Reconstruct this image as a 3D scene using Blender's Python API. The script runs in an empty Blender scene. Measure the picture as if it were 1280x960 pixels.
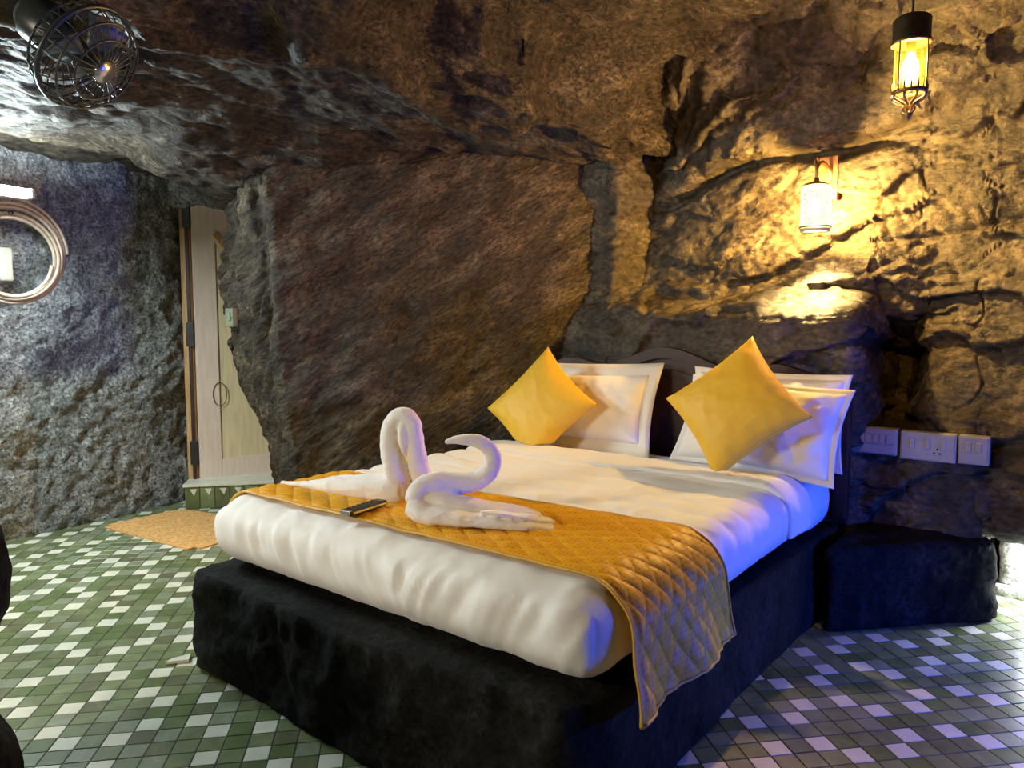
import bpy, bmesh, math, random
import numpy as np
from mathutils import Vector, Matrix
random.seed(7)
sc = bpy.context.scene
COL = sc.collection
R = math.radians
# ------------------------------------------------------------------ camera
F_PX, PITCH, CAM_H = 917.0, R(4.8), 1.38
cd = bpy.data.cameras.new('camera'); cam = bpy.data.objects.new('camera', cd); COL.objects.link(cam)
cd.sensor_width = 36.0; cd.lens = F_PX / 1280 * 36.0; cd.clip_start = 0.02
cam.location = (0, 0, CAM_H); cam.rotation_euler = (R(90) - PITCH, 0, 0)
sc.camera = cam
# ------------------------------------------------------------------ world, view, lights
w = bpy.data.worlds.new('cave_air'); sc.world = w; w.use_nodes = True
w.node_tree.nodes['Background'].inputs[0].default_value = (0.5, 0.6, 0.8, 1)
w.node_tree.nodes['Background'].inputs[1].default_value = 0.0
vs = sc.view_settings
vs.view_transform = 'Standard'; vs.look = 'None'; vs.gamma = 1.0; vs.exposure = 0.0; vs.use_curve_mapping = False
sc.cycles.use_denoising = True

def area_light(name, loc, target, energy, color, sx, sy):
    l = bpy.data.lights.new(name, 'AREA'); l.shape = 'RECTANGLE'; l.size = sx; l.size_y = sy
    l.energy = energy; l.color = color
    o = bpy.data.objects.new(name, l); COL.objects.link(o); o.location = loc
    o.rotation_euler = (Vector(target) - Vector(loc)).to_track_quat('-Z', 'Y').to_euler()
    return o

def point_light(name, loc, energy, color, radius=0.03):
    l = bpy.data.lights.new(name, 'POINT'); l.energy = energy; l.color = color; l.shadow_soft_size = radius
    o = bpy.data.objects.new(name, l); COL.objects.link(o); o.location = loc
    return o
# lamps of the place that stand outside the picture: the room lamp on the left wall behind the camera,
# the blue lamp low on the right wall, the white lamp of the alcove past the right edge
area_light('room_lamp_left_offscreen', (-3.40, 0.40, 2.05), (-0.9, 2.3, 0.2), 42, (1.0, 0.88, 0.70), 1.2, 0.12).data.spread = R(110)
area_light('blue_lamp_right_offscreen', (2.92, 1.75, 0.50), (1.1, 2.75, 0.60), 50, (0.010, 0.085, 1.0), 0.8, 0.06).data.spread = R(130)
area_light('alcove_lamp_right_offscreen', (2.64, 3.42, 0.33), (2.58, 3.40, 0.0), 17, (0.85, 0.93, 1.0), 0.22, 0.12)

# ------------------------------------------------------------------ numpy noise
_rng = np.random.RandomState(11)
_perm = _rng.permutation(256); _perm = np.concatenate([_perm, _perm, _perm])
_g = _rng.normal(size=(256, 3)); _g /= np.linalg.norm(_g, axis=1)[:, None]

def pn(P):
    P = np.asarray(P, float); I = np.floor(P).astype(int); f = P - I; I &= 255
    u = f * f * f * (f * (f * 6 - 15) + 10)
    out = 0.0
    for a in (0, 1):
        for b in (0, 1):
            for c in (0, 1):
                h = _perm[_perm[_perm[I[:, 0] + a] + I[:, 1] + b] + I[:, 2] + c]
                d = (f - [a, b, c]) * _g[h]
                wgt = (u[:, 0] if a else 1 - u[:, 0]) * (u[:, 1] if b else 1 - u[:, 1]) * (u[:, 2] if c else 1 - u[:, 2])
                out = out + wgt * d.sum(1)
    return out * 1.5

def fbm(P, scale, octv=4, gain=0.5, off=0.0):
    s = 0.0; a = 1.0; Q = np.asarray(P) * scale + off
    for k in range(octv):
        s = s + a * pn(Q); Q = Q * 2.03 + 7.1; a *= gain
    return s

def ridged(P, scale, octv=4, gain=0.5, off=0.0):
    s = 0.0; a = 1.0; Q = np.asarray(P) * scale + off
    for k in range(octv):
        s = s + a * (1 - 2 * np.abs(pn(Q))); Q = Q * 2.03 + 3.7; a *= gain
    return s

def sstep(x, a, b):
    t = np.clip((np.asarray(x, float) - a) / (b - a), 0, 1); return t * t * (3 - 2 * t)

def rot2(P, ang, ax=(0, 2)):
    Q = np.array(P); c, s = math.cos(ang), math.sin(ang); i, j = ax
    Q[:, i] = c * P[:, i] + s * P[:, j]; Q[:, j] = -s * P[:, i] + c * P[:, j]; return Q

# ------------------------------------------------------------------ bed frame of reference
TH = R(38); CT, ST = math.cos(TH), math.sin(TH); C0 = (-0.492, 2.38)

def W(x, y, z=0.0):
    return Vector((C0[0] + x * CT + y * ST, C0[1] - x * ST + y * CT, z))

def place_bed(o, x, y, z):
    o.location = W(x, y, z); o.rotation_euler = (0, 0, -TH); return o

def at(px, py, D):
    """point seen at a pixel, D metres in front of the camera (D comes from the thing it touches)"""
    x = (px - 640) / F_PX; y = (480 - py) / F_PX
    d = Vector((x, math.cos(PITCH) + y * math.sin(PITCH), -math.sin(PITCH) + y * math.cos(PITCH)))
    return Vector((0, 0, CAM_H)) + d * (D / d.y)

def pix(P):
    q = Vector(P) - Vector((0, 0, CAM_H))
    dep = q.y * math.cos(PITCH) - q.z * math.sin(PITCH); up = q.y * math.sin(PITCH) + q.z * math.cos(PITCH)
    if dep < 0.05: return None
    return 640 + F_PX * q.x / dep, 480 - F_PX * up / dep

# ------------------------------------------------------------------ materials
MATS = {}
def nodes(name):
    m = bpy.data.materials.new(name); m.use_nodes = True; nt = m.node_tree
    b = nt.nodes['Principled BSDF']; MATS[name] = m
    return m, nt, b

def N(nt, t, **kw):
    n = nt.nodes.new(t)
    for k, v in kw.items():
        if k in n.inputs: n.inputs[k].default_value = v
        else: setattr(n, k, v)
    return n

def ramp(nt, fac, stops):
    r = nt.nodes.new('ShaderNodeValToRGB'); cr = r.color_ramp
    while len(cr.elements) < len(stops): cr.elements.new(0.5)
    for e, (p, c) in zip(cr.elements, stops): e.position = p; e.color = (*c, 1)
    nt.links.new(fac, r.inputs[0]); return r

def rock_mat(name, dark, mid, light, scale=6.0, bump=0.6, rough=0.5, fine=60.0, stretch=None, spec=0.5, dist=0.03):
    m, nt, b = nodes(name); L = nt.links
    tc = N(nt, 'ShaderNodeTexCoord'); vec = tc.outputs['Object']
    if stretch:
        mp = N(nt, 'ShaderNodeMapping'); mp.inputs['Rotation'].default_value = stretch[0]; mp.vector_type = 'TEXTURE'; mp.inputs['Scale'].default_value = tuple(1 / q for q in stretch[1])
        L.new(vec, mp.inputs[0]); vec = mp.outputs[0]
    n1 = N(nt, 'ShaderNodeTexNoise', Scale=scale, Detail=12.0, Roughness=0.68); L.new(vec, n1.inputs['Vector'])
    n2 = N(nt, 'ShaderNodeTexNoise', Scale=fine, Detail=6.0, Roughness=0.7); L.new(vec, n2.inputs['Vector'])
    vo = N(nt, 'ShaderNodeTexVoronoi', Scale=fine * 0.55); vo.feature = 'F1'; L.new(vec, vo.inputs['Vector'])
    r = ramp(nt, n1.outputs['Fac'], [(0.30, dark), (0.52, mid), (0.72, light)])
    mx = N(nt, 'ShaderNodeMix'); mx.data_type = 'RGBA'; mx.blend_type = 'MULTIPLY'; mx.inputs[0].default_value = 0.92
    r2 = ramp(nt, n2.outputs['Fac'], [(0.36, (0.18, 0.18, 0.18)), (0.66, (1.7, 1.7, 1.7))])
    L.new(r.outputs[0], mx.inputs[6]); L.new(r2.outputs[0], mx.inputs[7]); L.new(mx.outputs[2], b.inputs['Base Color'])
    ad = N(nt, 'ShaderNodeMath'); ad.operation = 'MULTIPLY_ADD'; ad.inputs[1].default_value = 0.5
    L.new(n2.outputs['Fac'], ad.inputs[0]); L.new(n1.outputs['Fac'], ad.inputs[2])
    ad2 = N(nt, 'ShaderNodeMath'); ad2.operation = 'MULTIPLY_ADD'; ad2.inputs[1].default_value = -0.35
    L.new(vo.outputs['Distance'], ad2.inputs[0]); L.new(ad.outputs[0], ad2.inputs[2])
    bp = N(nt, 'ShaderNodeBump', Strength=bump, Distance=dist); L.new(ad2.outputs[0], bp.inputs['Height']); L.new(bp.outputs[0], b.inputs['Normal'])
    b.inputs['Roughness'].default_value = rough; b.inputs['Specular IOR Level'].default_value = spec
    return m

def plain(name, col, rough=0.5, metal=0.0, var=0.12, scale=12.0, bump=0.0, bscale=80.0, spec=0.5, stretch=None):
    m, nt, b = nodes(name); L = nt.links
    tc = N(nt, 'ShaderNodeTexCoord'); vec = tc.outputs['Object']
    if stretch:
        mp = N(nt, 'ShaderNodeMapping'); mp.inputs['Scale'].default_value = stretch; L.new(vec, mp.inputs[0]); vec = mp.outputs[0]
    n = N(nt, 'ShaderNodeTexNoise', Scale=scale, Detail=5.0); L.new(vec, n.inputs['Vector'])
    lo = tuple(c * (1 - var) for c in col); hi = tuple(min(1, c * (1 + var)) for c in col)
    r = ramp(nt, n.outputs['Fac'], [(0.35, lo), (0.65, hi)]); L.new(r.outputs[0], b.inputs['Base Color'])
    if bump:
        n2 = N(nt, 'ShaderNodeTexNoise', Scale=bscale, Detail=3.0); L.new(vec, n2.inputs['Vector'])
        bp = N(nt, 'ShaderNodeBump', Strength=bump, Distance=0.004); L.new(n2.outputs['Fac'], bp.inputs['Height']); L.new(bp.outputs[0], b.inputs['Normal'])
    b.inputs['Roughness'].default_value = rough; b.inputs['Metallic'].default_value = metal
    b.inputs['Specular IOR Level'].default_value = spec
    return m

def emit(name, col, strength):
    m, nt, b = nodes(name)
    b.inputs['Base Color'].default_value = (*col, 1); b.inputs['Emission Color'].default_value = (*col, 1)
    b.inputs['Emission Strength'].default_value = strength
    return m

rock_mat('rock_boulder', (0.014, 0.010, 0.0065), (0.070, 0.053, 0.034), (0.20, 0.157, 0.103), 5.0, 0.9, 0.6, 48.0, ((0, R(-32), 0), (0.5, 1.4, 1.5)), spec=0.25)
rock_mat('rock_ceiling', (0.014, 0.010, 0.0065), (0.070, 0.053, 0.034), (0.20, 0.157, 0.103), 5.0, 1.0, 0.48, 40.0, ((0, 0, R(35)), (0.8, 1.4, 1.3)), dist=0.04, spec=0.3)
rock_mat('rock_gold', (0.014, 0.010, 0.0065), (0.070, 0.053, 0.034), (0.20, 0.157, 0.103), 4.5, 0.8, 0.42, 34.0, ((0, 0, 0), (0.9, 0.9, 1.3)), dist=0.03)
rock_mat('rock_plaster', (0.13, 0.13, 0.125), (0.46, 0.46, 0.445), (0.80, 0.80, 0.78), 14.0, 1.0, 0.42, 60.0, None, dist=0.05)
rock_mat('rock_black', (0.003, 0.003, 0.0025), (0.010, 0.0095, 0.008), (0.03, 0.029, 0.025), 6.0, 0.6, 0.85, 45.0, spec=0.15)
rock_mat('rock_pale', (0.35, 0.33, 0.28), (0.65, 0.63, 0.56), (0.85, 0.83, 0.75), 6.0, 0.5, 0.6, 40.0)
plain('grout', (0.045, 0.048, 0.035), 0.8)

def tile_mat(name, col, var, rough):
    m, nt, b = nodes(name); L = nt.links
    ge = N(nt, 'ShaderNodeNewGeometry')
    n = N(nt, 'ShaderNodeTexNoise', Scale=9.0, Detail=6.0, Distortion=1.2); L.new(ge.outputs['Position'], n.inputs['Vector'])
    r = ramp(nt, n.outputs['Fac'], [(0.35, tuple(c * (1 - var) for c in col)), (0.62, col), (0.75, tuple(min(1, c * (1 + var)) for c in col))])
    L.new(r.outputs[0], b.inputs['Base Color']); b.inputs['Roughness'].default_value = rough
    b.inputs['Specular IOR Level'].default_value = 0.5
    return m
tile_mat('tile_cream', (0.78, 0.77, 0.62), 0.12, 0.3)
tile_mat('tile_sage', (0.21, 0.25, 0.12), 0.3, 0.3)
tile_mat('tile_moss', (0.145, 0.19, 0.07), 0.3, 0.28)
tile_mat('tile_olive', (0.165, 0.175, 0.085), 0.35, 0.3)
tile_mat('tile_grey_green', (0.26, 0.29, 0.19), 0.25, 0.32)

def cloth(name, col, rough=0.75, sheen=0.3, weave=500.0, bump=0.15):
    m, nt, b = nodes(name); L = nt.links
    tc = N(nt, 'ShaderNodeTexCoord')
    n = N(nt, 'ShaderNodeTexNoise', Scale=weave, Detail=2.0); L.new(tc.outputs['Object'], n.inputs['Vector'])
    n2 = N(nt, 'ShaderNodeTexNoise', Scale=9.0, Detail=6.0); L.new(tc.outputs['Object'], n2.inputs['Vector'])
    ad = N(nt, 'ShaderNodeMath'); ad.operation = 'MULTIPLY_ADD'; ad.inputs[1].default_value = 0.15
    L.new(n.outputs['Fac'], ad.inputs[0]); L.new(n2.outputs['Fac'], ad.inputs[2])
    bp = N(nt, 'ShaderNodeBump', Strength=bump, Distance=0.02); L.new(ad.outputs[0], bp.inputs['Height']); L.new(bp.outputs[0], b.inputs['Normal'])
    b.inputs['Base Color'].default_value = (*col, 1); b.inputs['Roughness'].default_value = rough
    b.inputs['Sheen Weight'].default_value = sheen
    return m
cloth('white_cotton', (0.82, 0.80, 0.76)); cloth('white_sheet', (0.84, 0.82, 0.79), 0.7)
cloth('towel_terry', (0.86, 0.82, 0.78), 0.95, 0.5, 260.0, 0.45)
cloth('satin_flange', (0.78, 0.74, 0.66), 0.35, 0.1)

def gold_mat(name, base, dotscale, rough):
    m, nt, b = nodes(name); L = nt.links
    uv = N(nt, 'ShaderNodeUVMap')
    vo = N(nt, 'ShaderNodeTexVoronoi', Scale=dotscale, Randomness=0.0); vo.voronoi_dimensions = '2D'; L.new(uv.outputs[0], vo.inputs['Vector'])
    r = ramp(nt, vo.outputs['Distance'], [(0.16, tuple(c * 0.66 for c in base)), (0.24, base)])
    L.new(r.outputs[0], b.inputs['Base Color'])
    tc = N(nt, 'ShaderNodeTexCoord')
    n = N(nt, 'ShaderNodeTexNoise', Scale=26.0, Detail=5.0); L.new(tc.outputs['Object'], n.inputs['Vector'])
    bp = N(nt, 'ShaderNodeBump', Strength=0.12, Distance=0.012); L.new(n.outputs['Fac'], bp.inputs['Height']); L.new(bp.outputs[0], b.inputs['Normal'])
    b.inputs['Roughness'].default_value = rough; b.inputs['Specular IOR Level'].default_value = 0.3
    return m
gold_mat('gold_quilt', (0.76, 0.38, 0.015), 60.0, 0.5)
gold_mat('gold_brocade', (0.88, 0.52, 0.045), 130.0, 0.5)
plain('gold_piping', (0.62, 0.36, 0.05), 0.45)
plain('dark_wood', (0.035, 0.012, 0.006), 0.5, 0, 0.35, 8.0, 0.2, 60, stretch=(1, 1, 6))
plain('door_paint', (0.90, 0.71, 0.58), 0.45, 0, 0.06, 5.0, 0.1, 40, stretch=(8, 8, 1))
plain('door_panel', (0.86, 0.70, 0.42), 0.5, 0, 0.08, 5.0, 0.1, 40, stretch=(8, 8, 1))
plain('pine_wood', (0.55, 0.33, 0.14), 0.5, 0, 0.2, 6.0, 0.15, 50, stretch=(12, 12, 1))
plain('hinge_iron', (0.05, 0.05, 0.045), 0.45, 0.7)
plain('coir', (0.78, 0.42, 0.14), 0.95, 0, 0.25, 60.0, 0.6, 240)
plain('black_plastic', (0.012, 0.012, 0.013), 0.3)
plain('grey_plastic', (0.06, 0.06, 0.065), 0.35)
plain('silver', (0.7, 0.7, 0.72), 0.25, 0.9)
plain('fan_grey', (0.05, 0.06, 0.055), 0.35, 0.3)
plain('fan_blade', (0.10, 0.12, 0.11), 0.4)
plain('hose_beige', (0.46, 0.37, 0.27), 0.5, 0, 0.08)
plain('pale_plastic', (0.45, 0.43, 0.33), 0.5)
plain('switch_white', (0.40, 0.39, 0.38), 0.3)
plain('switch_green', (0.15, 0.17, 0.10), 0.5)
plain('antique_brass', (0.35, 0.22, 0.09), 0.4, 0.8, 0.3, 30)
plain('bronze_dark', (0.12, 0.09, 0.05), 0.45, 0.7, 0.3, 30)
plain('sconce_wood', (0.30, 0.13, 0.05), 0.4, 0, 0.3, 10, stretch=(8, 8, 1))
plain('copper_pink', (0.75, 0.38, 0.25), 0.3, 0.8)
plain('tube_housing', (0.75, 0.77, 0.78), 0.4)
emit('tube_glow', (0.80, 0.96, 1.0), 400.0)
emit('bulb_glow', (1.0, 0.70, 0.28), 1150.0); emit('sconce_glow', (1.0, 0.68, 0.25), 11500.0)

def amber_glass():
    m, nt, b = nodes('amber_glass'); L = nt.links; out = nt.nodes['Material Output']
    t = N(nt, 'ShaderNodeBsdfTransparent'); t.inputs[0].default_value = (1.0, 0.74, 0.30, 1)
    g = N(nt, 'ShaderNodeBsdfGlossy'); g.inputs[0].default_value = (1, 0.9, 0.7, 1); g.inputs['Roughness'].default_value = 0.15
    d = N(nt, 'ShaderNodeBsdfTranslucent'); d.inputs[0].default_value = (1.0, 0.55, 0.12, 1)
    m1 = N(nt, 'ShaderNodeMixShader'); m1.inputs[0].default_value = 0.04; L.new(t.outputs[0], m1.inputs[1]); L.new(g.outputs[0], m1.inputs[2])
    m2 = N(nt, 'ShaderNodeMixShader'); m2.inputs[0].default_value = 0.006; L.new(m1.outputs[0], m2.inputs[1]); L.new(d.outputs[0], m2.inputs[2])
    L.new(m2.outputs[0], out.inputs[0])
amber_glass()

def mosaic_shade():
    m, nt, b = nodes('mosaic_shade'); L = nt.links; out = nt.nodes['Material Output']
    tc = N(nt, 'ShaderNodeTexCoord'); vo = N(nt, 'ShaderNodeTexVoronoi', Scale=75.0); vo.feature = 'DISTANCE_TO_EDGE'
    L.new(tc.outputs['Object'], vo.inputs['Vector'])
    r = ramp(nt, vo.outputs['Distance'], [(0.03, (0.35, 0.36, 0.34)), (0.14, (1.0, 0.97, 0.9))])
    e = N(nt, 'ShaderNodeEmission'); e.inputs[1].default_value = 1.7; L.new(r.outputs[0], e.inputs[0])
    t = N(nt, 'ShaderNodeBsdfTransparent'); t.inputs[0].default_value = (1, 0.85, 0.55, 1)
    mx = N(nt, 'ShaderNodeMixShader'); mx.inputs[0].default_value = 0.35; L.new(e.outputs[0], mx.inputs[1]); L.new(t.outputs[0], mx.inputs[2])
    L.new(mx.outputs[0], out.inputs[0])
mosaic_shade()

# ------------------------------------------------------------------ mesh helpers
def tag(o, label=None, cat=None, group=None, kind=None):
    if label: o['label'] = label
    if cat: o['category'] = cat
    if group: o['group'] = group
    if kind: o['kind'] = kind
    return o

def link(name, me, mat, parent=None, smooth=True):
    o = bpy.data.objects.new(name, me); COL.objects.link(o)
    if mat is not None: me.materials.append(MATS[mat])
    if smooth: me.polygons.foreach_set('use_smooth', [True] * len(me.polygons))
    if parent: o.parent = parent
    return o

def empty(name, loc=(0, 0, 0), rz=0.0):
    o = bpy.data.objects.new(name, None); COL.objects.link(o); o.location = loc; o.rotation_euler = (0, 0, rz)
    o.empty_display_size = 0.05; return o

def pydata(name, V, Fc, mat, parent=None, smooth=True):
    me = bpy.data.meshes.new(name); me.from_pydata([tuple(v) for v in V], [], [tuple(f) for f in Fc]); me.update()
    return link(name, me, mat, parent, smooth)

def grid_mesh(name, P, mat, parent=None, uv=None, flip=False, closed=False):
    n, m = P.shape[:2]
    idx = np.arange(n * m).reshape(n, m)
    a, b, c, d = idx[:-1, :-1].ravel(), idx[1:, :-1].ravel(), idx[1:, 1:].ravel(), idx[:-1, 1:].ravel()
    if closed:
        a = np.concatenate([a, idx[:-1, -1]]); b = np.concatenate([b, idx[1:, -1]])
        c = np.concatenate([c, idx[1:, 0]]); d = np.concatenate([d, idx[:-1, 0]])
    Q = np.stack([a, d, c, b] if flip else [a, b, c, d], 1)
    me = bpy.data.meshes.new(name)
    me.vertices.add(n * m); me.vertices.foreach_set('co', P.reshape(-1).astype(np.float32))
    me.loops.add(Q.size); me.loops.foreach_set('vertex_index', Q.ravel().astype(np.int32))
    me.polygons.add(len(Q)); me.polygons.foreach_set('loop_start', np.arange(0, Q.size, 4, dtype=np.int32))
    me.polygons.foreach_set('loop_total', np.full(len(Q), 4, dtype=np.int32))
    if uv is not None:
        l = me.uv_layers.new(name='UVMap'); l.data.foreach_set('uv', uv.reshape(-1, 2)[Q.ravel()].astype(np.float32).ravel())
    me.update(calc_edges=True); me.validate()
    return link(name, me, mat, parent)

def resample(S, ru, rv):
    """S (K,L,3) control net, linear to about ru / rv spacing"""
    S = np.asarray(S, float)
    def rs(S, r):
        ch = np.linalg.norm(np.diff(S, axis=1), axis=2).max(0); t = np.concatenate([[0], np.cumsum(ch)])
        n = max(2, int(t[-1] / r) + 1); tt = np.linspace(0, t[-1], n)
        out = np.empty((S.shape[0], n, 3))
        for k in range(S.shape[0]):
            for c in range(3): out[k, :, c] = np.interp(tt, t, S[k, :, c])
        return out
    S = rs(S, rv); S = rs(S.transpose(1, 0, 2), ru).transpose(1, 0, 2)
    return S

def smooth_net(P, it):
    for _ in range(it):
        Q = P.copy(); Q[1:-1] = (P[:-2] + 2 * P[1:-1] + P[2:]) / 4; P = Q
        Q = P.copy(); Q[:, 1:-1] = (P[:, :-2] + 2 * P[:, 1:-1] + P[:, 2:]) / 4; P = Q
    return P

def displace(P, fn):
    du = np.gradient(P, axis=0); dv = np.gradient(P, axis=1); n = np.cross(du, dv)
    n /= np.linalg.norm(n, axis=2)[..., None] + 1e-9
    return P + n * fn(P.reshape(-1, 3)).reshape(P.shape[:2])[..., None]

def loft(name, S, res, it, fn, mat, parent=None, flip=False):
    P = smooth_net(resample(S, res, res), it)
    P = displace(P, fn)
    return grid_mesh(name, P, mat, parent, flip=flip)

def box_bm(bm, x0, x1, y0, y1, z0, z1, bev=0.0):
    r = bmesh.ops.create_cube(bm, size=1.0)
    vs_ = r['verts']
    for v in vs_:
        v.co = Vector((x0 + (v.co.x + 0.5) * (x1 - x0), y0 + (v.co.y + 0.5) * (y1 - y0), z0 + (v.co.z + 0.5) * (z1 - z0)))
    if bev:
        es = list({e for v in vs_ for e in v.link_edges})
        bmesh.ops.bevel(bm, geom=es, offset=bev, segments=2, affect='EDGES', profile=0.5)

def box(name, x0, x1, y0, y1, z0, z1, mat, parent=None, bev=0.0):
    bm = bmesh.new(); box_bm(bm, x0, x1, y0, y1, z0, z1, bev)
    me = bpy.data.meshes.new(name); bm.to_mesh(me); bm.free()
    return link(name, me, mat, parent, smooth=False)

def lathe(name, prof, mat, parent=None, seg=32, loc=(0, 0, 0)):
    n = len(prof); P = np.zeros((n, seg, 3))
    for k, (r, z) in enumerate(prof):
        a = np.arange(seg) * 2 * math.pi / seg
        P[k, :, 0] = r * np.cos(a) + loc[0]; P[k, :, 1] = r * np.sin(a) + loc[1]; P[k, :, 2] = z + loc[2]
    return grid_mesh(name, P, mat, parent, closed=True, flip=True)

def catmull(pts, n):
    P = np.asarray(pts, float); P = np.vstack([2 * P[0] - P[1], P, 2 * P[-1] - P[-2]])
    m = len(P) - 3; out = []
    for t in np.linspace(0, m - 1e-6, n):
        k = int(t); f = t - k; a, b, c, d = P[k], P[k + 1], P[k + 2], P[k + 3]
        out.append(0.5 * (2 * b + (c - a) * f + (2 * a - 5 * b + 4 * c - d) * f * f + (3 * b - a - 3 * c + d) * f ** 3))
    return np.array(out)

def sweep_pts(path, rad, n=60, seg=16, up=(0, 0, 1), flat=None, groove=None, closed=False):
    """tube net around a spline; flat (k,) vertical squash; groove=(angle, depth)"""
    C = catmull(path, n) if not closed else np.asarray(path, float)
    n = len(C)
    rr = np.interp(np.linspace(0, 1, n), np.linspace(0, 1, len(rad)), rad)
    fl = np.ones(n) if flat is None else np.interp(np.linspace(0, 1, n), np.linspace(0, 1, len(flat)), flat)
    T = np.gradient(C, axis=0)
    if closed: T = np.roll(C, -1, 0) - np.roll(C, 1, 0)
    T /= np.linalg.norm(T, axis=1)[:, None] + 1e-9
    u = np.array(up, float); u = u - T[0] * u.dot(T[0])
    if np.linalg.norm(u) < 1e-3: u = np.array([1.0, 0, 0]) - T[0] * T[0][0]
    u /= np.linalg.norm(u)
    P = np.zeros((n, seg, 3)); ang = np.arange(seg) * 2 * math.pi / seg
    for k in range(n):
        u = u - T[k] * u.dot(T[k]); u /= np.linalg.norm(u) + 1e-9
        s = np.cross(T[k], u)
        r = np.full(seg, rr[k])
        if groove:
            da = np.angle(np.exp(1j * (ang - groove[0]))); r = r * (1 - groove[1] * np.exp(-(da / 0.32) ** 2))
        P[k] = C[k] + np.cos(ang)[:, None] * r[:, None] * u * fl[k] + np.sin(ang)[:, None] * r[:, None] * s
    return P

def tube(name, path, r, mat, parent=None, n=40, seg=8, closed=False):
    P = sweep_pts(path, r if isinstance(r, (list, tuple)) else [r, r], n, seg, closed=closed)
    if closed: P = np.concatenate([P, P[:1]], 0)
    return grid_mesh(name, P, mat, parent, closed=True)

def tube_cap(P):
    """add end points so the net closes"""
    a = P[0].mean(0); b = P[-1].mean(0)
    return np.concatenate([np.repeat(a[None, None], P.shape[1], 1), P, np.repeat(b[None, None], P.shape[1], 1)], 0)

def merge(objs, name, mat, voxel=None, smooth_it=0, parent=None, crease=0.0):
    """join nets of one soft thing into one continuous surface"""
    bm = bmesh.new()
    for o in objs: bm.from_mesh(o.data)
    bmesh.ops.remove_doubles(bm, verts=bm.verts, dist=1e-5)
    bmesh.ops.recalc_face_normals(bm, faces=bm.faces)
    me = bpy.data.meshes.new(name); bm.to_mesh(me); bm.free()
    for o in objs: bpy.data.objects.remove(o)
    o = bpy.data.objects.new(name, me); COL.objects.link(o)
    if voxel:
        md = o.modifiers.new('r', 'REMESH'); md.mode = 'VOXEL'; md.voxel_size = voxel
        if smooth_it:
            s = o.modifiers.new('s', 'SMOOTH'); s.iterations = smooth_it; s.factor = 0.5
        dg = bpy.context.evaluated_depsgraph_get(); me2 = bpy.data.meshes.new_from_object(o.evaluated_get(dg))
        o.modifiers.clear(); o.data = me2; me2.name = name
        if crease:
            n = len(me2.vertices); co = np.empty(n * 3); no = np.empty(n * 3)
            me2.vertices.foreach_get('co', co); me2.vertices.foreach_get('normal', no); co = co.reshape(-1, 3); no = no.reshape(-1, 3)
            co = co + no * (crease * (ridged(co * [1, 1, 2.2], 9.0, 3) - 0.6))[:, None]
            me2.vertices.foreach_set('co', co.ravel()); me2.update()
    o.data.materials.clear(); o.data.materials.append(MATS[mat])
    o.data.polygons.foreach_set('use_smooth', [True] * len(o.data.polygons))
    if parent: o.parent = parent
    return o

def rounded_box(hx, hy, z0, z1, r, step):
    """net of a rounded box as a list of (P grid, face id)"""
    hz = (z1 - z0) / 2; zc = (z0 + z1) / 2; h = np.array([hx, hy, hz]); out = []
    def lin(a): return np.linspace(-a, a, max(3, int(2 * a / step) + 1))
    for ax in range(3):
        o1, o2 = [(1, 2), (2, 0), (0, 1)][ax]
        for sg in (1, -1):
            A, B = np.meshgrid(lin(h[o1]), lin(h[o2]), indexing='ij')
            P = np.zeros(A.shape + (3,)); P[..., ax] = sg * h[ax]; P[..., o1] = A; P[..., o2] = B
            inner = np.clip(P, -(h - r), h - r); d = P - inner; d /= np.linalg.norm(d, axis=2)[..., None]
            out.append((inner + r * d + [0, 0, zc], d, ax, sg))
    return out

def soft_box(name, hx, hy, z0, z1, r, step, fn, mat, keep=None, solid=0.0):
    V = []; Fc = []; base = 0
    for P, d, ax, sg in rounded_box(hx, hy, z0, z1, r, step):
        n, m = P.shape[:2]
        Q = P + d * fn(P.reshape(-1, 3), d.reshape(-1, 3)).reshape(n, m)[..., None]
        V.append(Q.reshape(-1, 3)); idx = np.arange(n * m).reshape(n, m) + base
        q = np.stack([idx[:-1, :-1], idx[1:, :-1], idx[1:, 1:], idx[:-1, 1:]], -1).reshape(-1, 4)
        if sg < 0: q = q[:, ::-1]
        if keep is not None:
            c = P.reshape(-1, 3)[q - base].mean(1); dd = d.reshape(-1, 3)[q - base].mean(1); q = q[keep(c, dd)]
        Fc.append(q); base += n * m
    V = np.concatenate(V); Fc = np.concatenate(Fc)
    o = pydata(name, V, Fc, mat)
    bm = bmesh.new(); bm.from_mesh(o.data); bmesh.ops.remove_doubles(bm, verts=bm.verts, dist=0.0015)
    loose = [v for v in bm.verts if not v.link_faces]; bmesh.ops.delete(bm, geom=loose, context='VERTS')
    bmesh.ops.recalc_face_normals(bm, faces=bm.faces)
    if solid:
        bmesh.ops.solidify(bm, geom=bm.faces[:], thickness=solid)
    for f in bm.faces: f.smooth = True
    bm.to_mesh(o.data); bm.free()
    return o

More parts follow.
